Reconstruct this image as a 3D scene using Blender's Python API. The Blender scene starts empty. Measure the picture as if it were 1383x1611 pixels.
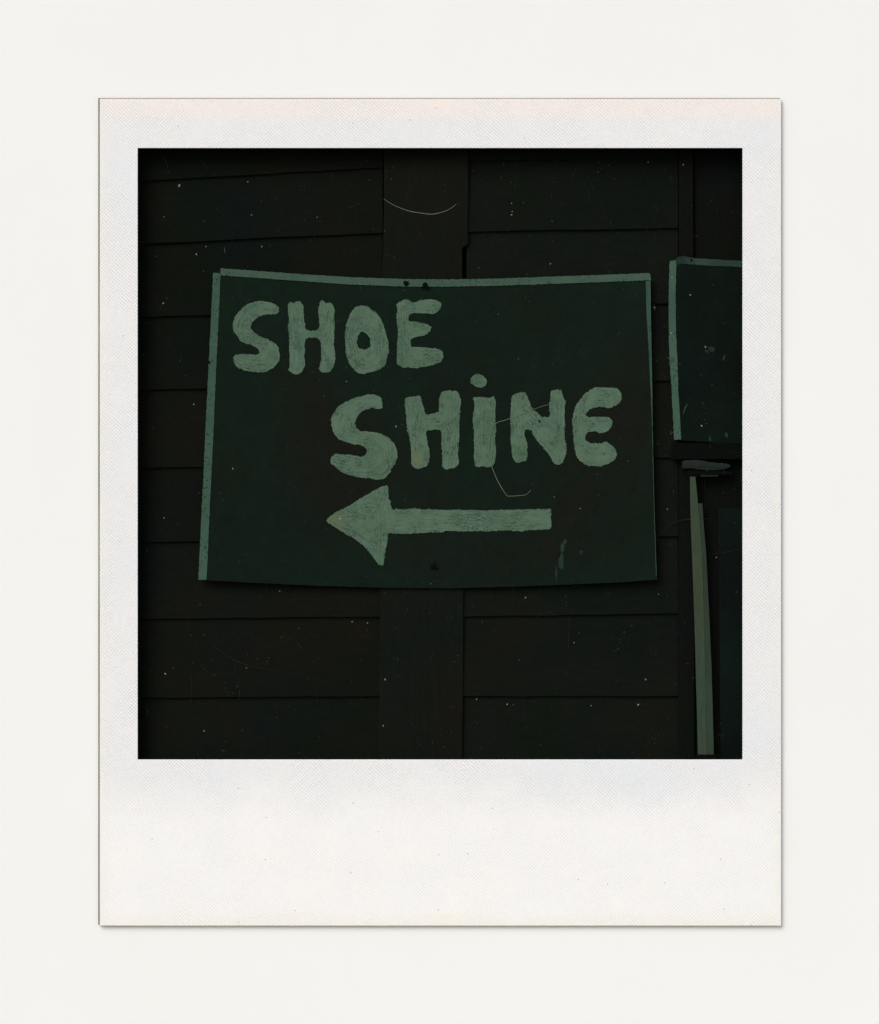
import bpy, bmesh, math, random
from mathutils import Vector, noise
from mathutils.geometry import delaunay_2d_cdt

random.seed(7)
S = bpy.context.scene
COL = S.collection
PX = 583.0            # photograph pixels per metre on the plane of the pale wall (y = 0)
D = 8.0               # distance of the camera from that plane
ZC = 1.70             # camera height

# ------------------------------------------------------------------ camera
cam = bpy.data.cameras.new('camera'); cam_o = bpy.data.objects.new('camera', cam)
COL.objects.link(cam_o)
cam_o.location = (0, -D, ZC); cam_o.rotation_euler = (math.radians(90), 0, 0)
cam.sensor_fit = 'VERTICAL'; cam.angle = 2 * math.atan((1611 / PX / 2) / D)
cam.clip_start = 0.05; cam.clip_end = 500
S.camera = cam_o

# ------------------------------------------------------------------ light
SUN = Vector((-0.50, -1.0, 0.80)).normalized()      # direction towards the sun
elev = math.asin(SUN.z); azim = math.atan2(SUN.x, SUN.y)
w = bpy.data.worlds.new('World'); S.world = w; w.use_nodes = True
nt = w.node_tree
sky = nt.nodes.new('ShaderNodeTexSky'); sky.sky_type = 'NISHITA'; sky.sun_disc = False
sky.sun_elevation = elev; sky.sun_rotation = azim
sky.air_density = 1.0; sky.dust_density = 2.0; sky.ozone_density = 1.0
bg = nt.nodes['Background']; bg.inputs['Strength'].default_value = 0.10
nt.links.new(sky.outputs['Color'], bg.inputs['Color'])
sd = bpy.data.lights.new('sun', 'SUN'); sd.energy = 1.2; sd.angle = math.radians(40); sd.color = (0.98, 0.985, 0.97)
so = bpy.data.objects.new('sun', sd); COL.objects.link(so)
so.rotation_euler = (-SUN).to_track_quat('-Z', 'Y').to_euler(); so.location = SUN * 20
S.view_settings.view_transform = 'Standard'; S.view_settings.look = 'None'
S.view_settings.exposure = 0.505; S.view_settings.gamma = 1.0
S.view_settings.use_curve_mapping = False

# ------------------------------------------------------------------ helpers
def P(px, py, y):
    """point at depth y that stands px, py photograph pixels across and down"""
    k = (1 + y / D) / PX
    return Vector(((px - 691.5) * k, y, ZC + (805.5 - py) * k))

def srgb(r, g, b):
    f = lambda c: (c / 255 / 12.92) if c / 255 <= 0.04045 else ((c / 255 + 0.055) / 1.055) ** 2.4
    return (f(r), f(g), f(b), 1)

def tag(o, label=None, cat=None, group=None, kind=None):
    if label: o['label'] = label
    if cat: o['category'] = cat
    if group: o['group'] = group
    if kind: o['kind'] = kind
    return o

def thing(name, loc, label, cat, group=None):
    o = bpy.data.objects.new(name, None); COL.objects.link(o); o.location = loc
    o.empty_display_size = 0.05
    return tag(o, label, cat, group)

def link(name, verts, faces, mat, parent=None, uvs=None, smooth=False, origin=None):
    org = Vector(origin) if origin is not None else (Vector(parent['_o']) if parent and '_o' in parent else Vector((0, 0, 0)))
    me = bpy.data.meshes.new(name)
    me.from_pydata([Vector(v) - org for v in verts], [], faces); me.update()
    if uvs:
        ul = me.uv_layers.new(name='stroke')
        for l in me.loops: ul.data[l.index].uv = uvs[l.vertex_index]
    if smooth:
        for p in me.polygons: p.use_smooth = True
    me.materials.append(mat)
    o = bpy.data.objects.new(name, me); COL.objects.link(o)
    if parent is not None: o.parent = parent
    else: o.location = org
    return o

ORG = {}
def part(name, verts, faces, mat, parent, **k):
    """mesh in world coordinates, hung under its thing (or part) without moving"""
    top = parent
    off = Vector((0, 0, 0))
    while top is not None:
        off += top.location; top = top.parent
    vs = [Vector(v) for v in verts]
    return link(name, [v - off for v in vs], faces, mat, parent, origin=(0, 0, 0), **k)

def box_v(x0, x1, y0, y1, z0, z1):
    v = [(x0,y0,z0),(x1,y0,z0),(x1,y0,z1),(x0,y0,z1),(x0,y1,z0),(x1,y1,z0),(x1,y1,z1),(x0,y1,z1)]
    f = [(0,1,2,3),(5,4,7,6),(4,0,3,7),(1,5,6,2),(3,2,6,7),(4,5,1,0)]
    return v, f

# ------------------------------------------------------------------ node helper
class NB:
    def __init__(s, name):
        s.m = bpy.data.materials.new(name); s.m.use_nodes = True; s.t = s.m.node_tree
        s.b = s.t.nodes['Principled BSDF']
    def n(s, ty, **k):
        n = s.t.nodes.new(ty)
        for a, v in k.items(): setattr(n, a, v)
        return n
    def l(s, a, b): s.t.links.new(a, b)
    def pos(s):
        return s.n('ShaderNodeNewGeometry').outputs['Position']
    def uv(s):
        n = s.n('ShaderNodeUVMap'); n.uv_map = 'stroke'; return n.outputs[0]
    def mp(s, vec, scale=(1,1,1), loc=(0,0,0), rot=(0,0,0)):
        n = s.n('ShaderNodeMapping'); s.l(vec, n.inputs[0])
        n.inputs['Location'].default_value = loc; n.inputs['Rotation'].default_value = rot
        n.inputs['Scale'].default_value = scale; return n.outputs[0]
    def noise(s, vec, scale, detail=3, rough=0.55, dist=0.0, lac=2.0):
        n = s.n('ShaderNodeTexNoise'); s.l(vec, n.inputs['Vector'])
        n.inputs['Scale'].default_value = scale; n.inputs['Detail'].default_value = detail
        n.inputs['Roughness'].default_value = rough; n.inputs['Distortion'].default_value = dist
        n.inputs['Lacunarity'].default_value = lac
        return n.outputs['Fac']
    def ramp(s, fac, lo, hi, a=0.0, b=1.0, smooth=False):
        n = s.n('ShaderNodeMapRange'); s.l(fac, n.inputs[0]); n.clamp = True
        if smooth: n.interpolation_type = 'SMOOTHSTEP'
        n.inputs[1].default_value = lo; n.inputs[2].default_value = hi
        n.inputs[3].default_value = a; n.inputs[4].default_value = b
        return n.outputs[0]
    def math(s, op, a, b=None):
        n = s.n('ShaderNodeMath', operation=op)
        for i, v in enumerate((a, b)):
            if v is None: continue
            if isinstance(v, (int, float)): n.inputs[i].default_value = v
            else: s.l(v, n.inputs[i])
        return n.outputs[0]
    def mix(s, fac, a, b, mode='MIX'):
        n = s.n('ShaderNodeMix', data_type='RGBA', blend_type=mode)
        if isinstance(fac, (int, float)): n.inputs[0].default_value = fac
        else: s.l(fac, n.inputs[0])
        for i, v in ((6, a), (7, b)):
            if isinstance(v, tuple): n.inputs[i].default_value = v
            else: s.l(v, n.inputs[i])
        return n.outputs[2]
    def sep(s, v):
        n = s.n('ShaderNodeSeparateXYZ'); s.l(v, n.inputs[0]); return n.outputs
    def bump(s, h, strength, dist):
        n = s.n('ShaderNodeBump'); n.inputs['Strength'].default_value = strength
        n.inputs['Distance'].default_value = dist; s.l(h, n.inputs['Height'])
        s.l(n.outputs[0], s.b.inputs['Normal'])
    def out(s, col, rough=0.9, spec=0.05):
        if isinstance(col, tuple): s.b.inputs['Base Color'].default_value = col
        else: s.l(col, s.b.inputs['Base Color'])
        s.b.inputs['Roughness'].default_value = rough
        s.b.inputs['Specular IOR Level'].default_value = spec
        return s.m
    def spot(s, px, py, r):
        """1 in the middle of a round stain, 0 outside"""
        v = s.n('ShaderNodeVectorMath', operation='DISTANCE'); s.l(s.pos(), v.inputs[0])
        v.inputs[1].default_value = P(px, py, 0.03)
        return s.ramp(v.outputs['Value'], 0.0, r / PX, 1, 0, True)

K = 0.93     # how bright the pale wall's own pigment is against its value in the picture
def pig(r, g, b, f=K):
    c = srgb(r, g, b); return (c[0]*f, c[1]*f, c[2]*f, 1)

# ------------------------------------------------------------------ materials
def mat_wall():
    n = NB('pale_plaster'); p = n.pos()
    a = n.noise(p, 1.3, 4); f = n.noise(p, 420, 2)
    c = n.mix(n.ramp(a, 0.3, 0.7), pig(243, 242, 237), pig(245, 244, 240))
    c = n.mix(n.ramp(f, 0.3, 0.75, 0, 0.035), c, pig(200, 198, 190))
    n.bump(f, 0.04, 0.0004)
    return n.out(c, 0.85, 0.1)

def mat_card():
    n = NB('embossed_photo_card'); p = n.pos(); x, y, z = n.sep(p)
    top = ZC + (805.5 - 155) / PX; bot = ZC + (805.5 - 1456) / PX
    low = n.noise(p, 2.6, 4, 0.55, 0.8); mid = n.noise(p, 11, 3)
    wob = n.math('MULTIPLY', n.math('SUBTRACT', low, 0.5), 0.16)
    zz = n.math('ADD', z, wob)
    c = n.mix(n.ramp(mid, 0.25, 0.75), pig(235, 234, 232), pig(239, 237, 234))
    c = n.mix(n.ramp(low, 0.5, 0.68, 0, 0.7), c, pig(230, 233, 235))
    # aged pink strip along the top, warm white chin, yellowed rim
    z2 = n.math('ADD', z, n.math('MULTIPLY', n.math('SUBTRACT', low, 0.5), 0.045))
    pk = n.ramp(z2, top - 0.064, top - 0.030, 0, 1, True)
    c = n.mix(pk, c, n.mix(n.ramp(mid, 0.3, 0.7), pig(247, 236, 227), pig(242, 234, 228)))
    chin = n.ramp(zz, ZC + (805.5 - 1210) / PX, ZC + (805.5 - 1300) / PX, 0, 1, True)
    chin = n.math('MULTIPLY', chin, 0.9)
    c2 = n.mix(n.ramp(mid, 0.3, 0.7), pig(250, 246, 241), pig(246, 245, 242))
    c2 = n.mix(n.ramp(low, 0.48, 0.7, 0, 0.6), c2, pig(251, 245, 240))
    c = n.mix(chin, c, c2)
    be = n.ramp(n.math('ADD', z, n.math('MULTIPLY', n.math('SUBTRACT', mid, 0.5), 0.05)), bot + 0.05, bot, 0, 0.8, True)
    c = n.mix(be, c, pig(244, 239, 226))
    ex = n.math('ABSOLUTE', n.math('SUBTRACT', x, (692 - 691.5) / PX))
    ex = n.math('ADD', ex, n.math('MULTIPLY', n.math('SUBTRACT', mid, 0.5), 0.04))
    ee = n.ramp(ex, 0.875, 0.925, 0, 0.55, True)
    c = n.mix(ee, c, pig(241, 237, 226))
    # embossed cross hatch
    ws = []
    for s, sc in ((1, 0), (-1, 1)):
        q = n.mp(p, (1, 1, 1), (0, 0, 0), (0, math.radians(45 * s + 3), 0))
        wv = n.n('ShaderNodeTexWave'); wv.wave_type = 'BANDS'; wv.bands_direction = 'X'
        n.l(q, wv.inputs[0]); wv.inputs['Scale'].default_value = 44 + 3 * sc; wv.inputs['Distortion'].default_value = 2.2
        wv.inputs['Detail'].default_value = 2; wv.inputs['Detail Scale'].default_value = 1.5
        msk = n.ramp(n.noise(n.mp(p, (1,1,1), (3.1*sc, 0, 1.7)), 7.5, 3), 0.38, 0.60, 0.05, 1)
        ws.append(n.math('MULTIPLY', n.math('SUBTRACT', wv.outputs['Fac'], 0.5), msk))
    h = n.math('ADD', n.math('ADD', ws[0], ws[1]), 1.0)
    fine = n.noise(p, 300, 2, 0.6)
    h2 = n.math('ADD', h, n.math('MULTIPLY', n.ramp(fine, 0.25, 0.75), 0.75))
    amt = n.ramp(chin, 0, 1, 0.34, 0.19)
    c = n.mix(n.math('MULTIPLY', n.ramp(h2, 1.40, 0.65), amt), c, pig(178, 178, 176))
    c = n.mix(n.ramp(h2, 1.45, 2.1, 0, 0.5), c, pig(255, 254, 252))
    # specks of dirt
    sp = n.n('ShaderNodeTexVoronoi'); sp.voronoi_dimensions = '2D'; cx = n.n('ShaderNodeCombineXYZ'); n.l(x, cx.inputs[0]); n.l(z, cx.inputs[1]); n.l(cx.outputs[0], sp.inputs['Vector']); sp.inputs['Scale'].default_value = 13
    pick = n.sep(sp.outputs['Color'])[0]
    sm = n.math('MULTIPLY', n.ramp(sp.outputs['Distance'], 0.014, 0.024, 1, 0), n.math('GREATER_THAN', pick, 0.85))
    c = n.mix(n.math('MULTIPLY', sm, 0.7), c, pig(95, 90, 85))
    n.bump(h2, 0.3, 0.0014)
    return n.out(c, 0.7, 0.12)

def dark(name, a, b, c3, a2=None, streak=(1, 1, 1), bump=0.3, grain=40, sc=4.0, seed=0.0):
    """dark mottled paint: three tones drifting into each other, with fine grain"""
    n = NB(name); p = n.mp(n.pos(), (1, 1, 1), (seed, seed * .7, seed * 1.3))
    l1 = n.noise(p, sc, 4, 0.6, 0.4); l2 = n.noise(n.mp(p, (1,1,1), (5, 2, 9)), sc * .6, 3, 0.5)
    g = n.noise(n.mp(p, streak), grain, 5, 0.65); fg = n.noise(p, 260, 2)
    c = n.mix(n.ramp(l1, 0.36, 0.64), pig(*a), pig(*b))
    c = n.mix(n.ramp(l2, 0.48, 0.68), c, pig(*c3))
    c = n.mix(n.ramp(g, 0.25, 0.75, 0, 0.55), c, n.mix(0.5, c, (0.001, 0.001, 0.001, 1), 'MIX'))
    c = n.mix(n.ramp(fg, 0.5, 0.85, 0, 0.10), c, pig(60, 66, 60))
    rnd = n.n('ShaderNodeObjectInfo').outputs['Random']
    c = n.mix(n.ramp(rnd, 0, 1, 0, 0.3), c, n.mix(0.6, c, (0.0015, 0.002, 0.0012, 1)))
    n.bump(g, bump, 0.001)
    return n.out(c, 0.95, 0.02)

def paint(name, a, b, c3, gaps=0.35, warm=()):
    """brushed sign paint: streaks run along the brush stroke held in the uv map"""
    n = NB(name); u = n.uv(); p = n.pos()
    st = n.noise(n.mp(u, (22, 260, 1)), 1.0, 4, 0.6, 0.4)
    st2 = n.noise(n.mp(u, (85, 400, 1), (3, 7, 0)), 1.0, 4, 0.7, 1.2)
    pat = n.noise(p, 24, 3, 0.6, 0.5); lo = n.noise(p, 7, 3)
    c = n.mix(n.ramp(lo, 0.38, 0.64), pig(*a), pig(*b))
    c = n.mix(n.ramp(st, 0.40, 0.66, 0, 0.75), c, pig(*c3))
    g = n.math('MULTIPLY', n.ramp(st2, 0.49, 0.59), n.ramp(pat, 0.44, 0.57, 0.12, 1))
    c = n.mix(n.math('MULTIPLY', g, gaps), c, pig(30, 50, 40))
    c = n.mix(n.ramp(n.noise(p, 190, 2), 0.35, 0.75, 0, 0.16), c, pig(48, 70, 58))
    c = n.mix(n.ramp(n.noise(n.mp(p, (1, 1, 1), (7, 0, 2)), 17, 3, 0.5, 0.6), 0.52, 0.70, 0, 0.5), c, pig(60, 86, 68))
    for (sx, sy, r, k) in warm:
        c = n.mix(n.math('MULTIPLY', n.spot(sx, sy, r), k), c, pig(98, 102, 74))
    n.bump(n.math('ADD', st, st2), 0.5, 0.0006)
    return n.out(c, 0.8, 0.05)

def stripmat(name, a, b, dots=0.6, fade=0):
    n = NB(name); p = n.pos(); lo = n.noise(p, 6, 4); hi = n.noise(p, 90, 3, 0.6)
    c = n.mix(n.ramp(lo, 0.35, 0.65), pig(*a), pig(*b))
    c = n.mix(n.ramp(hi, 0.35, 0.7, 0, 0.3), c, pig(44, 66, 55))
    patch = n.ramp(n.noise(p, 9, 2), 0.44, 0.54)
    d = n.ramp(n.noise(n.mp(p, (1, 1, 0.8)), 200, 2, 0.5), 0.60, 0.64)
    c = n.mix(n.math('MULTIPLY', n.math('MULTIPLY', d, patch), dots), c, pig(12, 24, 18))
    if fade:
        f = n.ramp(n.noise(n.mp(p, (1,1,1), (2, 0, 4)), 13, 2), 0.42, 0.6, 0, 0.8)
        c = n.mix(f, c, pig(22, 34, 33))
    n.bump(hi, 0.4, 0.0006)
    return n.out(c, 0.85, 0.04)

M = {}
M['wall'] = mat_wall(); M['card'] = mat_card()
M['cardback'] = dark('brown_card_edge', (128, 120, 106), (110, 101, 88), (150, 142, 126))
M['board_l'] = dark('weathered_dark_board', (24, 23, 17), (17, 22, 15), (16, 22, 20), streak=(1, 1, 7), grain=16)
M['board_r'] = dark('weathered_dark_green_board', (23, 24, 19), (18, 24, 18), (17, 22, 20), streak=(1, 1, 7), grain=16, seed=3)
M['stile'] = dark('dark_upright_board', (24, 25, 20), (20, 25, 20), (24, 23, 19), streak=(7, 1, 1), grain=16, seed=5)
M['trim'] = dark('near_black_trim', (14, 19, 14), (18, 18, 14), (14, 17, 19), streak=(6, 1, 1), seed=8)
M['teal'] = dark('dark_teal_board', (19, 33, 28), (15, 25, 21), (14, 19, 18), streak=(6, 1, 1), seed=11)
M['panel'] = dark('dark_green_sign_paint', (20, 34, 26), (20, 30, 23), (25, 27, 22), sc=3.6, grain=26, seed=1)
M['panel2'] = dark('black_green_sign_paint', (16, 29, 22), (15, 21, 16), (15, 24, 22), sc=5, grain=26, seed=14)
M['letter'] = paint('pale_green_brushed_paint', (92, 113, 93), (88, 110, 87), (70, 95, 79), 0.85, ((655, 722, 17, .75), (526, 816, 26, .55), (603, 520, 0.01, 0)))
M['strip'] = stripmat('faded_green_strip_paint', (68, 90, 75), (60, 81, 68))
M['strip2'] = stripmat('patchy_green_strip_paint', (67, 92, 77), (56, 80, 67), 0.8)
M['strip3'] = stripmat('worn_green_strip_paint', (52, 72, 64), (40, 56, 52), 0.8, 1)
M['strip4'] = stripmat('thin_worn_green_strip_paint', (58, 80, 68), (46, 66, 56), 0.8)
M['smear'] = stripmat('thin_green_smear', (32, 51, 41), (23, 38, 30), 0.6)
M['nail'] = dark('black_iron', (10, 13, 10), (14, 17, 13), (9, 12, 9))
M['post'] = dark('green_brown_timber', (69, 75, 56), (60, 76, 60), (59, 76, 65), streak=(9, 1, 1), grain=30, bump=0.5, sc=3, seed=2)
M['post2'] = dark('green_timber_shade_lift', (60, 68, 53), (63, 80, 65), (56, 70, 57), streak=(9, 1, 1), grain=30, sc=3, seed=4)  # post side face, its colour raised to offset the shading there
M['cap'] = dark('grey_worn_cap', (44, 52, 46), (34, 41, 37), (40, 46, 44), streak=(1, 1, 5), seed=6)
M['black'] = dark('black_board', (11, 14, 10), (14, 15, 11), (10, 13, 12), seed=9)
def flat(name, rgb, rough=.9):
    n = NB(name); a = n.noise(n.pos(), 120, 2)
    return n.out(n.mix(n.ramp(a, 0.3, 0.7), pig(*rgb), pig(*[int(v * .8) for v in rgb])), rough, 0.05)
M['dust1'] = flat('pale_dust', (150, 156, 146)); M['dust2'] = flat('grey_dust', (84, 90, 82)); M['dust3'] = flat('faint_dust', (50, 54, 48))
M['hair1'] = flat('pale_hair', (118, 120, 108)); M['hair2'] = flat('dull_hair', (128, 134, 110)); M['scr'] = flat('faint_scratch', (42, 46, 40)); M['scr2'] = flat('fainter_scratch', (33, 37, 31))
def mat_ground():
    n = NB('grey_paving'); p = n.pos(); a = n.noise(p, 0.8, 5); f = n.noise(p, 90, 3)
    c = n.mix(n.ramp(a, 0.3, 0.7), (0.26, 0.255, 0.245, 1), (0.33, 0.325, 0.31, 1))
    c = n.mix(n.ramp(f, 0.3, 0.7, 0, 0.3), c, (0.18, 0.175, 0.17, 1)); n.bump(f, 0.4, 0.003)
    return n.out(c, 0.9, 0.3)
M['ground'] = mat_ground()

# ------------------------------------------------------------------ ground and pale wall with its opening
g = link('ground', [(-80, -80, 0), (80, -80, 0), (80, 80, 0), (-80, 80, 0)], [(0, 1, 2, 3)], M['ground'])
tag(g, kind='structure')

def ring(o0, o1, i0, i1, y0, y1):
    """rectangular sheet with a rectangular opening; o*, i* are (x, z) corners, y0 the front"""
    v = []
    for y in (y0, y1):
        for (a, b) in ((o0, o1), (i0, i1)):
            v += [(a[0], y, a[1]), (b[0], y, a[1]), (b[0], y, b[1]), (a[0], y, b[1])]
    f = []
    for k in range(4):
        q = (k + 1) % 4
        f.append((k, q, 4 + q, 4 + k))
        f.append((8 + q, 8 + k, 12 + k, 12 + q))
        f.append((8 + k, 8 + q, q, k))
        f.append((4 + k, 4 + q, 12 + q, 12 + k))
    return v, f
def xz(px, py, y=0):
    v = P(px, py, y); return (v.x, v.z)
v, f = ring((-8, 0), (8, 5), xz(188, 1224), xz(1197, 204), 0.0, 0.14)
tag(link('wall', v, f, M['wall']), kind='structure')

# ------------------------------------------------------------------ the instant print: card border on its backing
CT = -0.015
base = P(692, 1456, 0)
pr = thing('instant_photo', base, 'white bordered instant photo card with a wide blank strip below its dark square picture', 'photo print')
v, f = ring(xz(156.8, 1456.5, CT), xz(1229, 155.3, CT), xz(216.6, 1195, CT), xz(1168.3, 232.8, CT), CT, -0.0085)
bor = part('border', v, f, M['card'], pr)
bv = bor.modifiers.new('edge', 'BEVEL'); bv.width = 0.0012; bv.segments = 2; bv.limit_method = 'ANGLE'
v, f = ring(xz(154.8, 1455.2, -0.0085), xz(1227, 154.4, -0.0085), xz(214, 1198, -0.0085), xz(1171, 230, -0.0085), -0.0085, -0.0065)
part('backing', v, f, M['cardback'], pr)
v, f = ring(xz(172, 1440), xz(1212, 171), xz(200, 1212), xz(1185, 216), -0.0065, 0.0)
part('hidden_spacer', v, f, M['card'], pr)  # unseen spacer, added to lift the card so light softens its contact shadow

# ------------------------------------------------------------------ clapboard wall
cw = thing('clapboard_wall', P(640, 1230, 0.07), 'near black clapboard wall of lapped boards behind the hand painted signs', 'wall')
def board(xl, xr, tl, tr, bl, br, mat, y_top=0.0595, y_bot=0.0495, th=0.009, name='board'):
    N = 24; vs = []; fs = []
    sd_ = random.random() * 50
    for i in range(N + 1):
        t = i / N; x = xl + (xr - xl) * t
        wob = noise.noise(Vector((x * 0.02, sd_, 0))) * 1.2
        a = tl + (tr - tl) * t; b = bl + (br - bl) * t + wob
        a -= 9          # slips up behind the board above
        dy = noise.noise(Vector((x * 0.01, sd_, 4))) * 0.0015
        vs += [P(x, a, y_top + dy), P(x, b, y_bot + dy), P(x, b, y_bot + th + dy), P(x, a, y_top + th + dy)]
    for i in range(N):
        k = i * 4
        fs += [(k, k+1, k+5, k+4), (k+1, k+2, k+6, k+5), (k+2, k+3, k+7, k+6), (k+3, k, k+4, k+7)]
    fs += [(3, 2, 1, 0), (N*4, N*4+1, N*4+2, N*4+3)]
    return part(name, vs, fs, mat, cw)
L = [(178, 150), (287, 263), (385, 366), (500, 487), (614, 606), (737, 729), (853, 848), (974, 970), (1098, 1095), (1232, 1232)]
R = [(140, 138), (253, 248), (364, 359), (480, 477), (600, 598), (720, 720), (845, 843), (970, 965), (1095, 1095), (1232, 1232)]
for i in range(len(L) - 1):
    board(180, 602 if i < 4 else 598, L[i][0], L[i][1], L[i+1][0], L[i+1][1], M['board_l'])
    board(734 if i < 4 else 728, 1067, R[i][0], R[i][1], R[i+1][0], R[i+1][1], M['board_r'])
def upright(quads, y0, th, mat, name, parent):
    """upright board through (xleft, xright, ypx) stations"""
    vs = []; fs = []
    for (a, b, y) in quads:
        vs += [P(a, y, y0), P(b, y, y0), P(b, y, y0 + th), P(a, y, y0 + th)]
    for i in range(len(quads) - 1):
        k = i * 4
        fs += [(k, k+4, k+5, k+1), (k+1, k+5, k+6, k+2), (k+2, k+6, k+7, k+3), (k+3, k+7, k+4, k)]
    n = (len(quads) - 1) * 4
    fs += [(0, 1, 2, 3), (n+3, n+2, n+1, n)]
    return part(name, vs, fs, mat, parent)
upright([(604, 737, 196), (604, 736, 330), (603, 736, 384), (603, 727, 390), (602, 727, 424), (600, 732, 600), (598, 729, 900), (596, 727, 1232)], 0.0435, 0.02, M['stile'], 'upright_board', cw)
upright([(1068, 1090, 196), (1068, 1092, 700), (1067, 1092, 1232)], 0.044, 0.03, M['trim'], 'corner_board', cw)
upright([(1093, 1212, 196), (1093, 1212, 1232)], 0.060, 0.012, M['trim'], 'board', cw)
upright([(1130, 1212, 800), (1132, 1212, 1000), (1134, 1212, 1232)], 0.046, 0.012, M['teal'], 'board', cw)
v, f = box_v(-0.92, 0.92, 0.086, 0.10, P(0, 1232, .09).z, P(0, 150, .09).z)
part('backing_board', v, f, M['black'], cw)

# ------------------------------------------------------------------ flat shapes with a brushed edge
def jag(poly, amp, step=2.2, seed=0.0, closed=True):
    out = []; n = len(poly)
    for i in range(n if closed else n - 1):
        a = Vector(poly[i]); b = Vector(poly[(i + 1) % n]); L_ = (b - a).length
        k = max(1, int(L_ / step)); nn = Vector((-(b - a).y, (b - a).x)).normalized() if L_ > 0 else Vector((0, 0))
        for j in range(k):
            q = a.lerp(b, j / k)
            d = noise.noise(Vector((q.x * 0.35, q.y * 0.35, seed))) * amp + noise.noise(Vector((q.x * 0.9, q.y * 0.9, seed + 9))) * amp * 0.6
            out.append(q + nn * d)
    return out
def smooth_poly(poly):
    n = len(poly); out = []
    for i in range(n):      # one Chaikin pass rounds the traced corners
        a = Vector(poly[i]); b = Vector(poly[(i + 1) % n])
        out += [a.lerp(b, 0.25), a.lerp(b, 0.75)]
    return out
def inside(q, loops):
    c = False
    for lp in loops:
        n = len(lp)
        for i in range(n):
            a = lp[i]; b = lp[i-1]
            if (a.y > q.y) != (b.y > q.y) and q.x < (b.x - a.x) * (q.y - a.y) / (b.y - a.y) + a.x: c = not c
    return c
def stroke_uv(q, sk):
    best = None; base_ = 0
    for si, line in enumerate(sk):
        u = 0
        for i in range(len(line) - 1):
            a = Vector(line[i]); b = Vector(line[i+1]); ab = b - a; L_ = ab.length
            t = max(0, min(1, (q - a).dot(ab) / (L_ * L_))); c = a + ab * t; d = (q - c).length
            if best is None or d < best[0]:
                side = 1 if ab.x * (q - a).y - ab.y * (q - a).x > 0 else -1
                best = (d, (u + t * L_) / PX + si * 1.7, side * d / PX + si * 0.37)
            u += L_
    return (best[1], best[2])
def sheet(name, loops, depth, th, mat, parent, sk=None, cell=4.0, uvseed=0.0):
    """a paint layer or thin sheet: traced outline (with holes), front face following depth(px, py), sides of thickness th"""
    pts = []; edges = []
    for lp in loops:
        s = len(pts); pts += lp
        edges += [(s + i, s + (i + 1) % len(lp)) for i in range(len(lp))]
    xs = [p.x for p in loops[0]]; ys = [p.y for p in loops[0]]
    y = min(ys) + cell / 2; r = 0
    while y < max(ys):
        x = min(xs) + (cell / 2 if r % 2 else cell)
        while x < max(xs):
            q = Vector((x, y))
            if inside(q, loops) : pts.append(q)
            x += cell
        y += cell; r += 1
    vo, eo, fo, _, _, _ = delaunay_2d_cdt(pts, edges, [], 0, 1e-5)
    tris = [t for t in fo if inside((vo[t[0]] + vo[t[1]] + vo[t[2]]) / 3, loops)]
    n = len(vo); vs = []; uv = []
    for q in vo:
        vs.append(P(q.x, q.y, depth(q.x, q.y))); uv.append(stroke_uv(q, sk) if sk else (q.x / PX, q.y / PX))
    uv = [(a + uvseed, b + uvseed * .3) for a, b in uv]
    fs = []
    cnt = {}
    for t in tris:
        a, b, c = vo[t[0]], vo[t[1]], vo[t[2]]
        t = tuple(t)
        if (b.x-a.x)*(c.y-a.y) - (b.y-a.y)*(c.x-a.x) > 0: t = (t[0], t[2], t[1])
        fs.append(t)
        for i in range(3):
            e = (t[i], t[(i+1) % 3]); cnt[e] = 1
    bd = [e for e in cnt if (e[1], e[0]) not in cnt]
    m = {}
    for a, b in bd:
        for k in (a, b):
            if k not in m:
                m[k] = len(vs); q = vo[k]; vs.append(P(q.x, q.y, depth(q.x, q.y) + th)); uv.append(uv[k])
        fs.append((b, a, m[a], m[b]))
    return part(name, vs, fs, mat, parent, uvs=uv)

# ------------------------------------------------------------------ SHOE SHINE sign
def bow(px, py=0):
    t = (px - 676) / 350
    return 0.0335 - 0.013 * t * t
sg = thing('shoe_shine_sign', P(673, 922, 0.035), 'dark green hand painted SHOE SHINE sign with a pale arrow pointing left, slightly bowed', 'sign')
pan = [(337, 430), (349, 424), (450, 431), (550, 437), (640, 440.5), (700, 441), (780, 440), (900, 436), (1024, 431), (1024.5, 500), (1026, 600), (1027.5, 700),
       (1030, 800), (1034, 912), (980, 916), (860, 921), (780, 924), (700, 925.5), (600, 924.5), (500, 921.5), (400, 917), (313, 912), (319, 790), (326, 660), (332, 540)]
sheet('panel', [jag([Vector(q) for q in pan], 0.5, 8)], lambda x, y: bow(x), 0.004, M['panel'], sg, cell=22)
def on(h): return lambda x, y: bow(x) - h
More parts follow.
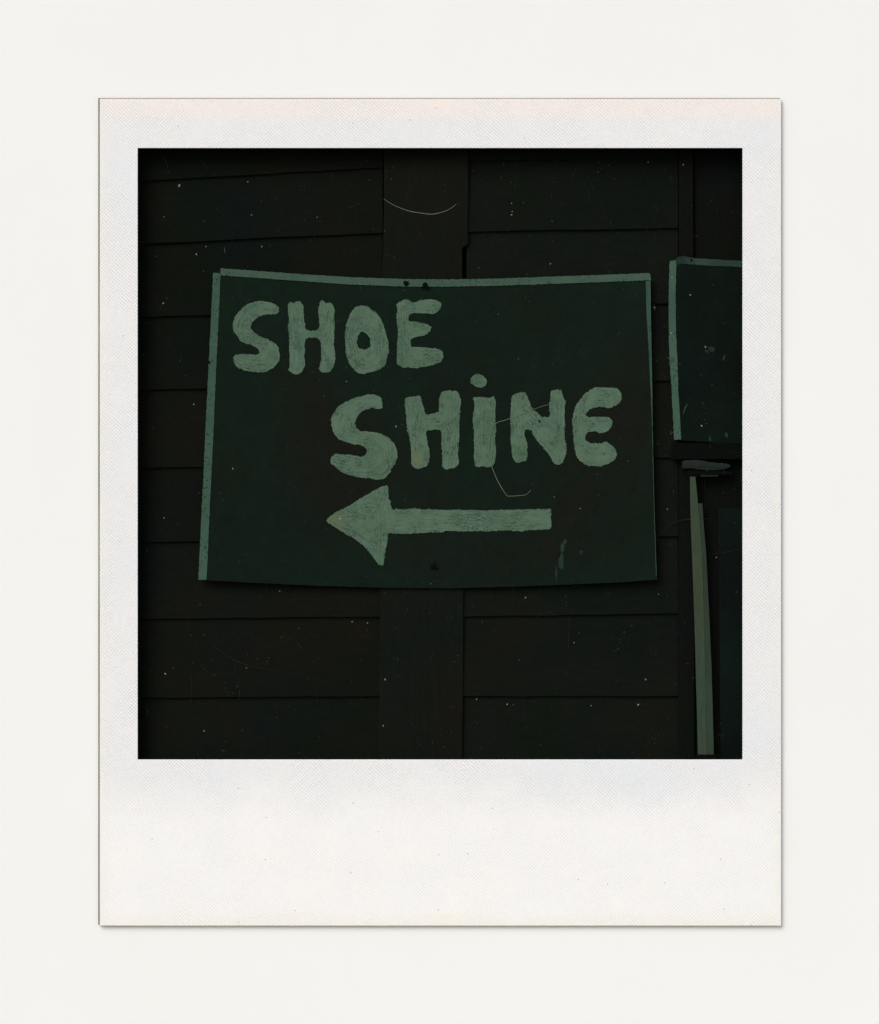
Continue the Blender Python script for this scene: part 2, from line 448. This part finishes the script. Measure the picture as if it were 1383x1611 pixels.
# edge strips
top = [(347, 422), (450, 429.5), (550, 436), (640, 439), (700, 439.5), (780, 438.5), (900, 434), (1022, 429.5), (1024.5, 441), (1010, 441.5), (900, 445.5), (780, 449.5), (700, 451), (640, 451), (550, 447.5), (450, 440.5), (347, 433)]
sheet('border_strip', [jag([Vector(q) for q in top], 0.8, 3, 1)], on(0.0022), 0.0022, M['strip'], sg, cell=6)
lef = [(335.5, 429), (347, 430), (345, 480), (341, 560), (337.5, 640), (334, 720), (330, 800), (327, 870), (325, 912), (312, 912), (316, 830), (320, 750), (324, 660), (329, 560), (333, 480)]
sheet('border_strip', [jag([Vector(q) for q in lef], 0.8, 3, 2)], on(0.0015), 0.0015, M['strip2'], sg, cell=6)
rig = [(1016, 442), (1023.6, 442), (1024.2, 500), (1025.4, 560), (1026.3, 620), (1027.3, 700), (1029.5, 800), (1033, 905), (1032, 905), (1028.9, 800), (1026.4, 700), (1024.8, 640), (1022.6, 590), (1020, 540), (1017, 490)]
sheet('border_strip', [jag([Vector(q) for q in rig], 0.35, 4, 3)], on(0.0015), 0.0015, M['strip4'], sg, cell=4)
# lettering: outlines traced as polygons, plus the middle line of each brush stroke
def T(ox, oy, s, pts): return [Vector((ox + a / s, oy + b / s)) for a, b in pts]
A1 = (340, 450, 6.915); A2 = (520, 450, 6.915); A3 = (500, 580, 5.7625); A4 = (720, 580, 8.95); A5 = (800, 590, 6.915); A6 = (500, 750, 5.7625)
LET = []
LET.append((A1, [[(685,240),(660,212),(600,180),(560,172),(480,160),(420,170),(370,185),(320,210),(270,255),(215,315),(190,370),(178,430),(185,475),(210,520),(245,560),(262,600),(300,615),(330,630),(370,632),(420,660),(450,680),(475,712),(470,735),(450,745),(400,745),(280,738),(215,745),(190,765),(192,830),(215,870),(260,900),(320,922),(400,935),(470,938),(540,938),(570,915),(610,900),(640,875),(665,845),(690,800),(695,750),(685,700),(670,650),(640,620),(590,592),(540,572),(490,555),(440,525),(400,490),(375,460),(378,430),(400,385),(450,345),(510,318),(560,308),(610,308),(660,305),(682,285)]],
 [[(660,250),(560,238),(450,250),(340,310),(280,390),(275,460),(330,545),(430,600),(540,655),(580,720),(570,800),(500,850),(360,845),(220,800)]]))
LET.append((A1, [[(785,180),(820,172),(835,185),(860,172),(900,162),(930,185),(950,220),(955,330),(965,400),(975,480),(1010,487),(1060,487),(1105,475),(1125,440),(1118,350),(1112,290),(1115,230),(1130,210),(1128,165),(1150,158),(1175,170),(1185,182),(1225,185),(1255,180),(1270,210),(1290,245),(1283,320),(1290,420),(1283,540),(1283,660),(1300,730),(1298,780),(1285,860),(1262,910),(1235,938),(1180,945),(1140,935),(1118,905),(1125,865),(1143,820),(1140,700),(1140,620),(1120,580),(1100,565),(1040,562),(985,565),(970,580),(960,660),(968,700),(958,760),(975,850),(955,900),(925,940),(885,968),(845,950),(800,932),(782,905),(800,880),(803,800),(798,740),(798,620),(795,520),(778,430),(800,380),(785,310),(778,240)]],
 [[(865,160),(875,500),(880,960)],[(1200,150),(1205,500),(1210,950)],[(990,525),(1110,520)]]))
LET.append((A2, [[(390,215),(430,240),(445,262),(500,285),(530,325),(555,375),(580,430),(600,500),(620,580),(635,640),(635,720),(612,770),(605,830),(580,880),(540,910),(480,930),(430,935),(390,950),(330,955),(290,940),(240,890),(200,840),(180,770),(160,720),(165,620),(155,530),(165,450),(190,370),(215,300),(250,245),(290,218),(340,210)],[(345,490),(380,515),(425,550),(430,600),(438,650),(410,680),(360,695),(310,680),(285,625),(298,580),(300,530)]],
 [[(345,350),(430,390),(500,480),(535,600),(530,720),(470,810),(360,830),(265,780),(225,660),(225,540),(270,400),(345,350)]]))
LET.append((A2, [[(715,200),(740,175),(790,155),(825,142),(855,158),(875,165),(895,182),(930,178),(950,155),(1000,150),(1060,148),(1110,145),(1150,158),(1190,170),(1210,205),(1195,240),(1170,280),(1130,300),(1060,302),(980,292),(900,298),(865,305),(850,335),(845,370),(860,388),(900,385),(960,392),(1010,405),(1050,412),(1070,432),(1100,440),(1095,475),(1070,505),(1040,535),(990,540),(930,555),(885,568),(870,600),(870,640),(885,665),(960,662),(1040,672),(1110,678),(1150,678),(1195,690),(1220,720),(1230,770),(1210,820),(1160,845),(1080,865),(990,888),(900,895),(850,885),(790,888),(745,870),(718,835),(725,760),(722,660),(732,560),(738,480),(720,400),(722,320),(730,260)]],
 [[(785,180),(790,500),(785,850)],[(850,235),(1180,215)],[(860,475),(1080,465)],[(850,780),(1020,785),(1200,750)]]))
LET.append((A3, [[(595,350),(580,340),(585,300),(575,258),(530,240),(490,232),(440,238),(370,255),(290,285),(225,315),(180,350),(145,400),(118,450),(125,510),(140,570),(165,620),(210,650),(270,670),(330,685),(380,690),(430,712),(448,740),(440,775),(410,798),(370,800),(330,785),(280,778),(210,778),(165,770),(130,795),(108,830),(120,860),(155,885),(190,915),(230,945),(290,965),(330,980),(390,985),(430,995),(470,985),(500,1005),(570,1008),(610,990),(640,955),(660,945),(668,905),(690,880),(705,850),(720,800),(722,750),(705,700),(670,650),(630,620),(580,592),(530,578),(480,575),(440,562),(400,570),(370,560),(350,530),(335,500),(345,460),(370,415),(410,385),(450,362),(500,355),(550,368)]],
 [[(590,300),(480,300),(360,335),(270,400),(230,480),(260,580),(360,630),(480,640),(570,700),(590,780),(550,870),(440,900),(300,880),(120,830)]]))
LET.append((A3, [[(787,290),(800,265),(850,252),(890,250),(915,240),(940,262),(950,320),(970,380),(975,420),(1010,415),(1060,402),(1098,390),(1105,350),(1097,290),(1105,240),(1130,210),(1180,195),(1220,205),(1260,200),(1285,235),(1295,300),(1290,400),(1285,500),(1280,620),(1275,720),(1270,790),(1285,860),(1262,875),(1250,900),(1210,905),(1175,915),(1140,900),(1125,870),(1130,790),(1122,700),(1120,620),(1118,562),(1090,550),(1030,555),(985,562),(985,620),(1000,690),(1015,770),(1005,860),(970,890),(930,905),(900,915),(865,898),(845,870),(850,790),(842,700),(832,620),(808,540),(800,440),(795,360)]],
 [[(865,240),(895,540),(930,910)],[(1200,190),(1200,560),(1200,910)],[(980,490),(1110,475)]]))
LET.append((A4, [[(218,420),(232,400),(280,405),(340,400),(400,403),(440,412),(480,402),(508,378),(520,430),(545,490),(530,560),(530,660),(535,760),(545,860),(525,960),(530,1050),(540,1140),(535,1250),(525,1320),(495,1370),(440,1390),(380,1380),(320,1378),(265,1388),(240,1350),(228,1260),(238,1140),(230,1000),(235,900),(215,790),(215,650),(235,560),(240,480)]],
 [[(370,390),(375,900),(385,1400)]]))
LET.append((A5, [[(25,290),(40,230),(75,200),(120,195),(145,180),(185,195),(205,230),(225,290),(250,350),(300,395),(345,440),(365,455),(420,455),(445,465),(450,430),(440,330),(450,270),(460,220),(458,180),(480,160),(510,170),(530,150),(560,175),(575,148),(582,190),(600,240),(608,280),(622,276),(620,310),(605,340),(615,400),(605,450),(620,520),(610,620),(610,700),(630,770),(632,850),(610,910),(580,965),(535,980),(495,965),(460,900),(420,840),(360,770),(300,700),(265,650),(255,605),(215,592),(185,590),(170,620),(180,680),(195,720),(210,760),(205,830),(212,890),(195,930),(150,945),(100,960),(60,935),(35,870),(35,800),(22,720),(25,600),(18,480),(25,380)],[(318,500),(335,480),(355,505),(345,520)]],
 [[(110,190),(110,560),(120,950)],[(180,380),(330,560),(500,850)],[(530,150),(530,500),(560,960)]]))
LET.append((A5, [[(965,130),(1060,132),(1150,138),(1200,160),(1228,200),(1235,260),(1215,300),(1170,330),(1110,360),(1060,355),(1010,345),(950,350),(900,362),(870,385),(845,420),(845,452),(900,455),(980,452),(1050,455),(1100,465),(1130,500),(1130,540),(1100,590),(1070,618),(1000,635),(950,615),(900,612),(850,635),(832,680),(850,720),(890,740),(960,742),(1010,745),(1060,725),(1110,750),(1150,790),(1170,830),(1180,860),(1160,920),(1110,955),(1050,980),(980,998),(920,985),(860,990),(800,950),(745,895),(725,830),(710,740),(705,640),(692,520),(705,420),(725,350),(770,280),(820,210),(870,180),(920,140)]],
 [[(1200,240),(1050,240),(930,260),(830,340),(775,450),(765,600),(790,760),(880,860),(1020,870),(1150,840)],[(850,535),(1100,530)]]))
for i, (tr, loops, sk) in enumerate(LET):
    lp = [jag(smooth_poly(T(*tr, q)), 1.3, 1.3, i * 3.3) for q in loops]
    o = sheet('letter', lp, on(0.0016), 0.0018, M['letter'], sg, sk=[T(*tr, q) for q in sk], cell=3.4, uvseed=i * 4.1)
    if i == 6:
        dot = [(275,70),(330,85),(370,108),(405,150),(412,195),(395,235),(355,262),(300,265),(250,255),(225,225),(182,205),(180,165),(195,120),(235,85)]
        sheet('letter_dot', [jag(smooth_poly(T(*A4, dot)), 0.6, 1.8, 77)], on(0.0016), 0.0018, M['letter'], o, sk=[T(*A4, [(200, 170), (300, 120), (380, 170), (300, 220)])], cell=3.4, uvseed=60)
arr = T(*A6, [(622,75),(640,95),(640,170),(638,190),(660,215),(658,250),(672,290),(690,305),(705,285),(730,295),(800,295),(860,285),(920,290),(945,300),(1010,295),(1150,300),(1383,300)])
arr += [Vector(q) for q in ((760, 803), (800, 802), (840, 801), (866, 800.5), (867, 801), (867.5, 828), (866, 832), (850, 834), (835, 833.5), (820, 836.5), (800, 834), (770, 836), (745, 836))]
arr += T(*A6, [(1300,494),(1170,490),(1120,505),(1040,505),(960,510),(870,515),(780,518),(700,515),(640,512),(632,560),(625,620),(608,700),(600,790),(585,812),(550,795),(520,755),(480,700),(430,640),(370,590),(310,550),(250,520),(190,480),(130,440),(90,415),(80,400),(95,375),(150,330),(230,290),(300,255),(380,200),(450,160),(530,115),(580,88)])
sheet('arrow', [jag(arr, 1.3, 1.3, 55)], on(0.0016), 0.0018, M['letter'], sg,
      sk=[[Vector((612, 818)), Vector((700, 818)), Vector((866, 817))], [Vector((604, 770)), Vector((602, 885))], [Vector((520, 816)), Vector((585, 800))], [Vector((530, 820)), Vector((590, 860))]], cell=3.6, uvseed=33)
def blob(px, py, rx, ry, seed, k=12, am=0.25):
    return [Vector((px + math.cos(a) * rx * (1 + am * noise.noise(Vector((math.cos(a) * 2, math.sin(a) * 2, seed)))), py + math.sin(a) * ry * (1 + am * noise.noise(Vector((math.cos(a) * 2, math.sin(a) * 2, seed + 5)))))) for a in [j * math.tau / k for j in range(k)]]
for j, (x, y, r) in enumerate(((639.5, 445.5, 4.6), (669.5, 450.5, 5.4), (683, 892, 5.5), (329, 570, 1.8))):
    sheet('nail_head', [blob(x, y, r, r * .95, j, 18, am=1.3)], on(0.004), 0.004, M['nail'], sg, cell=3)
for j, (x, y, rx, ry) in enumerate(((885, 862, 3.2, 9), (883, 884, 3.8, 13), (875, 903, 1.4, 11), (914, 869, 2.6, 3.2), (889, 852, 3.0, 4.2))):
    sheet('paint_smear', [jag(blob(x, y, rx, ry, j + 20, 14, 1.0), 0.8, 2, j)], on(0.0006), 0.0009, M['smear'], sg, cell=4)

# ------------------------------------------------------------------ second sign, cut off by the card border
s2 = thing('hand_painted_sign', P(1120, 700, 0.04), 'dark blank sign with worn green edge strips, cut off by the right border', 'sign')
def dp2(x, y): return 0.030 + (x - 1053) * 0.00003
p2 = [(1053, 411), (1064, 407), (1080, 404.5), (1120, 408), (1185, 411), (1185, 701), (1120, 696), (1060, 692), (1058.5, 650), (1056, 590), (1053.5, 540), (1052, 480)]
sheet('panel', [jag([Vector(q) for q in p2], 0.5, 6, 4)], dp2, 0.006, M['panel2'], s2, cell=20)
l2 = [(1053.5, 411), (1063, 409), (1064, 416), (1063, 460), (1063.5, 520), (1065.5, 560), (1067.5, 620), (1070, 660), (1071.5, 691.5), (1060.5, 691.5), (1058.5, 650), (1056, 600), (1053, 560), (1052, 500), (1052.2, 450)]
sheet('border_strip', [jag([Vector(q) for q in l2], 0.8, 3, 6)], lambda x, y: dp2(x, y) - 0.0018, 0.0018, M['strip2'], s2, cell=5)
t2 = [(1062.5, 408), (1068, 404), (1077, 402.5), (1083, 405), (1100, 406.5), (1140, 409), (1185, 411), (1185, 421), (1140, 419), (1100, 417), (1080, 415.5), (1064, 416)]
sheet('border_strip', [jag([Vector(q) for q in t2], 0.8, 3, 8)], lambda x, y: dp2(x, y) - 0.0018, 0.0018, M['strip3'], s2, cell=5)
for j, (x, y, rx, ry) in enumerate(((1119, 549, 6, 4), (1112, 553, 3.5, 2.2), (1143, 684, 2.4, 4.5), (1117, 690, 1.8, 4))):
    sheet('paint_smear', [jag(blob(x, y, rx, ry, j + 40, 12, 1.1), 0.7, 2, j)], lambda x, y: dp2(x, y) - 0.0007, 0.0009, M['smear'], s2, cell=4)
sheet('nail_head', [blob(1087.5, 409, 1.7, 1.7, 3, am=.5)], lambda x, y: dp2(x, y) - 0.004, 0.004, M['nail'], s2, cell=3)

# ------------------------------------------------------------------ narrow stand: post under a worn cap and a black bar
st = thing('wooden_stand', P(1110, 1222, 0.03), 'narrow tapering green timber post under a grey cap and black bar, at the right edge', 'post')
W = [(750, 1085.5, 1094, 1094.6), (776, 1085.8, 1096.6, 1098), (789, 1086, 1097.8, 1100), (792, 1086, 1098, 1105), (830, 1087, 1101.5, 1107.5), (870, 1088.6, 1104, 1111), (900, 1089.8, 1105.5, 1112.5), (960, 1092, 1107.5, 1115.5), (1050, 1094.5, 1109.5, 1119.5), (1120, 1096.5, 1111, 1121.5), (1187, 1098, 1112, 1123)]
vs = []; fs = []
for (y, a, b, c) in W:
    vs += [P(a, y, 0.016), P(b, y, 0.014), P(b, y, 0.030), P(a, y, 0.030)]
for i in range(len(W) - 1):
    k = i * 4
    fs += [(k, k+4, k+5, k+1), (k+1, k+5, k+6, k+2), (k+2, k+6, k+7, k+3), (k+3, k+7, k+4, k)]
n_ = (len(W) - 1) * 4; fs += [(0, 1, 2, 3), (n_+3, n_+2, n_+1, n_)]
part('post', vs, fs, M['post'], st)
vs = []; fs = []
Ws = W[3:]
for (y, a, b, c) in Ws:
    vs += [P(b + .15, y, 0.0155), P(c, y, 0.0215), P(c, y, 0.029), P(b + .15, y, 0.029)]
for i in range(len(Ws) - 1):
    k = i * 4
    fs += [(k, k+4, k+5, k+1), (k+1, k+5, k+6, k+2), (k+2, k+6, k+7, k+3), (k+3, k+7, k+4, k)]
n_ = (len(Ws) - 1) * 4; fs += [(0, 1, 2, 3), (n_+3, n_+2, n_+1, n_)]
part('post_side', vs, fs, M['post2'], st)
upright([(1094, 1127, 1187.5), (1092, 1130, 1222)], 0.012, 0.03, M['black'], 'dark_end', st)  # dark block added where the post's lower end fades into darkness
upright([(1056, 1186, 697), (1056, 1186, 722)], 0.020, 0.018, M['black'], 'bar', st)  # near black bar below the cut off sign
cap = [(1073, 725), (1085, 723.5), (1102, 724), (1115, 727), (1132, 728.5), (1147, 730), (1150, 734), (1140, 738.5), (1120, 740), (1098, 739), (1088, 736), (1072, 737), (1074, 731)]
sheet('cap', [jag(smooth_poly(cap), 0.8, 2.5, 12)], lambda x, y: 0.012 + (x - 1072) * 0.00008 + abs(y - 732) * 0.0004, 0.018, M['cap'], st, cell=4)
upright([(1080, 1152, 741), (1080, 1152, 746.5)], 0.020, 0.012, M['black'], 'thin_bar', st)
upright([(1101, 1131, 747.2), (1103, 1128, 749.8)], 0.016, 0.012, M['cap'], 'thin_bar', st)  # pale strip standing in for a thin highlight below the cap
upright([(1083, 1098, 739), (1083, 1097, 752)], 0.021, 0.008, M['black'], 'bracket', st)

# ------------------------------------------------------------------ hairs, dust and scratches lying on the surfaces
bpy.context.view_layer.update()
dg = bpy.context.evaluated_depsgraph_get()
def front(px, py):
    d = P(px, py, 0.0) - Vector((0, -D, ZC)); d.normalize()
    hit, loc, *_ = S.ray_cast(dg, Vector((0, -D, ZC)), d)
    return (loc.y if hit else 0.05)
def ribbon(pts, wd, lift=0.0012, seg=4):
    """flat-bottomed thread through pixel points, lying on whatever is beneath"""
    fine = []
    n = len(pts)
    for i in range(n - 1):
        p0 = Vector(pts[max(i-1, 0)]); p1 = Vector(pts[i]); p2_ = Vector(pts[i+1]); p3 = Vector(pts[min(i+2, n-1)])
        for j in range(seg):
            t = j / seg
            fine.append(0.5 * ((2*p1) + (-p0+p2_)*t + (2*p0-5*p1+4*p2_-p3)*t*t + (-p0+3*p1-3*p2_+p3)*t**3))
    fine.append(Vector(pts[-1]))
    ys = [front(q.x, q.y) for q in fine]
    for _ in range(3):
        ys = [min(ys[max(i-1, 0)], ys[i], ys[min(i+1, len(ys)-1)]) if _ == 0 else (ys[max(i-1,0)] + 2*ys[i] + ys[min(i+1,len(ys)-1)]) / 4 for i in range(len(ys))]
    vs = []; fs = []
    for i, q in enumerate(fine):
        a = fine[max(i-1, 0)]; b = fine[min(i+1, len(fine)-1)]; tn = (b - a)
        nn = Vector((-tn.y, tn.x)).normalized() if tn.length > 0 else Vector((1, 0))
        t = i / (len(fine) - 1); w_ = wd * (0.45 + 0.55 * math.sin(math.pi * min(max(t, .08), .92))) / 2
        y = ys[i] - lift
        vs += [P(q.x + nn.x*w_, q.y + nn.y*w_, y), P(q.x, q.y, y - w_ / PX), P(q.x - nn.x*w_, q.y - nn.y*w_, y)]
    for i in range(len(fine) - 1):
        k = i * 3
        fs += [(k, k+1, k+4, k+3), (k+1, k+2, k+5, k+4), (k+2, k, k+3, k+5)]
    return vs, fs
def hair(pts, wd, mat, label, twig=None):
    vs, fs = ribbon(pts, wd)
    if twig:
        v2, f2 = ribbon(twig, wd * .8); k = len(vs); vs += v2; fs += [tuple(i + k for i in f_) for f_ in f2]
    o = link('hair', vs, fs, mat, None, origin=vs[0]); tag(o, label, 'hair', 'hairs stuck to the dark picture')
h1 = ([(604, 313), (618, 322), (640, 331), (660, 335), (680, 337), (698, 333), (709, 328), (718, 321)], 1.25, M['hair1'], 'short pale hair curved like a smile on the upright board above the sign')
h2 = ([(864, 636), (845, 642), (820, 652), (795, 661), (784, 664), (778, 669), (772, 682), (769.5, 698), (769.5, 712), (772, 728), (778, 745), (786, 762), (797, 779), (803, 780.5), (815, 780), (828, 778), (835, 771)], 1.0, M['hair2'], 'long thin looping hair lying across the letters i and N of SHINE')
h3 = ([(243, 235), (250, 239), (256, 247), (262, 256), (264, 264)], 1.0, M['dust3'], 'tiny curled hair in the top left corner of the dark wall')
hair(*h1); hair(*h2, twig=[(772, 663), (775, 666), (778, 670)]); hair(*h3)

def gather(name, items, mat, label, cat):
    vs = []; fs = []
    for v_, f_ in items:
        k = len(vs); vs += v_; fs += [tuple(i + k for i in q) for q in f_]
    o = link(name, vs, fs, mat, None, origin=vs[0]); tag(o, label, cat, kind='stuff'); return o
def grain(px, py, r):
    y = front(px, py) - 0.0005; a0 = random.random() * 6; st_ = random.uniform(1, 1.9); an = random.random() * 3.14
    vs = []
    for j in range(6):
        a = a0 + j * math.tau / 6; rr = r * random.uniform(.7, 1.1)
        ex_, ey_ = math.cos(a) * rr * st_, math.sin(a) * rr
        vs.append(P(px + ex_ * math.cos(an) - ey_ * math.sin(an), py + ex_ * math.sin(an) + ey_ * math.cos(an), y))
    vs.append(P(px, py, y - r * 0.6 / PX))
    return vs, [(j, 6, (j + 1) % 6) for j in range(6)]
X0, X1, Y0, Y1 = 219, 1166, 235, 1193
bright = [(282, 292, 1.9), (623, 671, 1.9), (535, 816, 2.0), (535, 812, 1.3), (1016, 1069, 1.5), (1004, 1109, 1.6), (603, 1142, 1.4), (606, 1069, 1.3), (396, 338, 1.2), (309, 400, 1.1), (324, 388, 1.0), (412, 388, 1.1), (390, 286, 1.0), (258, 341, 1.0), (499, 342, 1.0),
          (257, 477, 1.3), (1030, 484, 1.8), (1086, 464, 1.4), (866, 415, 1.1), (806, 333, 1.1), (805, 338, 1.2), (805, 320, .9), (1020, 255, 1.2), (1075, 259, 1.2), (1110, 546, 1.5), (1112, 740, 1.5), (1104, 670, 1.3), (603, 520, 1.6), (741, 828, 1.2),
          (260, 1060, 1.4), (321, 1150, 1.4), (554, 978, 1.3), (578, 980, 1.2), (440, 930, 1.1), (903, 1011, 1.1), (1127, 877, 1.2), (1050, 801, 1.2), (913, 800, 1.0), (872, 782, 1.0), (258, 815, 1.3), (305, 636, 1.0), (366, 737, 1.1), (827, 940, 1.1), (1036, 935, .9), (545, 600, 1.1), (750, 1100, 1.0), (798, 1108, 1.2), (930, 1110, 1.1), (388, 1051, .9), (1057, 436, 1.2), (1056, 524, 1.3), (880, 640, 1.0), (217.5, 353, 0.9)]
random.seed(21)
gather('dust', [grain(x, y, r * .8) for x, y, r in bright if x > 218], M['dust1'], 'brightest pale dust specks scattered over the dark wall and signs', 'dust')
mid = [grain(random.uniform(X0, X1), random.uniform(Y0, Y1), random.choice((.4, .45, .5, .6, .8))) for _ in range(110)]
for _ in range(14):
    cx, cy = random.uniform(X0 + 20, X1 - 20), random.uniform(Y0 + 20, Y1 - 20)
    mid += [grain(min(max(random.gauss(cx, 6), X0), X1), min(max(random.gauss(cy, 9), Y0), Y1), random.uniform(.4, .7)) for _ in range(5)]
gather('dust', mid, M['dust2'], 'small grey dust specks scattered over the dark wall and signs', 'dust')
gather('dust', [grain(random.uniform(X0, X1), random.uniform(Y0, Y1), random.uniform(.5, 1.3)) for _ in range(340)], M['dust3'], 'faint dull dust specks all over the dark wall and signs', 'dust')
def on_paint(x, y):
    d = P(x, y, 0.0) - Vector((0, -D, ZC)); d.normalize()
    hit, loc, nor, idx, ob, mx = S.ray_cast(dg, Vector((0, -D, ZC)), d)
    return bool(hit) and ob.name.split('.')[0] in ('letter', 'letter_dot', 'arrow', 'border_strip', 'post', 'post_side', 'nail_head')
def scratch(x, y, ln, ang, wd, cv=0.0):
    while any(on_paint(x + math.cos(ang) * ln * k / 8, y + math.sin(ang) * ln * k / 8) for k in range(9)):
        x = random.uniform(X0, X1); y = random.uniform(Y0, Y1)
    pts = []
    for j in range(4):
        t = j / 3 * ln; a = ang + cv * j
        pts.append((min(max(x + math.cos(a) * t, X0), X1), min(max(y + math.sin(a) * t, Y0), Y1)))
    return ribbon(pts, wd, 0.0008, 2)
sc1 = [ribbon(p_, .9, 0.0008, 3) for p_ in ([(1032, 848), (1049, 830), (1070, 819), (1095, 816.5), (1121, 816)], [(326, 1008), (359, 1033), (388, 1046), (439, 1057)], [(1120, 872), (1145, 868), (1166, 864)], [(316, 1045), (322, 1053), (328, 1058)], [(301, 1108), (302, 1080), (301, 1060)], [(376, 1102), (378, 1080)], [(896, 968), (895, 1000), (894, 1019)], [(447, 919), (451, 925), (455, 927)], [(973, 730), (1000, 737), (1024, 742)], [(642, 1133), (650, 1140), (657, 1145)], [(908, 262), (902, 275), (898, 283)], [(545, 328), (555, 325), (568, 319)])]
sc1 += [scratch(random.uniform(X0, X1), random.uniform(Y0, Y1), random.uniform(5, 16), random.choice((1.57, 1.4, 2.2, 0.9, random.random() * 3)), .9, random.uniform(-.1, .1)) for _ in range(75)]
gather('scratch', sc1, M['scr'], 'fine curved scratches and hairline marks over the dark wall and signs', 'scratches')
sc2 = [scratch(random.uniform(X0, X1), random.uniform(Y0, Y1), random.uniform(14, 60), random.gauss(1.5, .25), .8, random.uniform(-.06, .06)) for _ in range(110)]
gather('scratch', sc2, M['scr2'], 'very faint long upright scratches over the dark wall and signs', 'scratches')
wht = [ribbon(p_, 2.0, 0.0008, 2) for p_ in ([(1030, 479), (1028.5, 482), (1029, 486), (1031, 488)],)]
wht += [ribbon(p_, 1.3, 0.0008, 2) for p_ in ([(1050, 562), (1056, 566), (1062, 570)], [(1058, 560), (1053, 571)], [(1052, 573), (1061, 563)], [(1056, 678), (1055, 684), (1059, 680)], [(1082, 636), (1078, 642), (1075, 651)], [(1140, 559), (1138, 567)], [(353, 389), (354, 398)])]
gather('scratch', wht, M['dust2'], 'small pale chips and nicks beside the worn strip of the cut off sign', 'scratches')
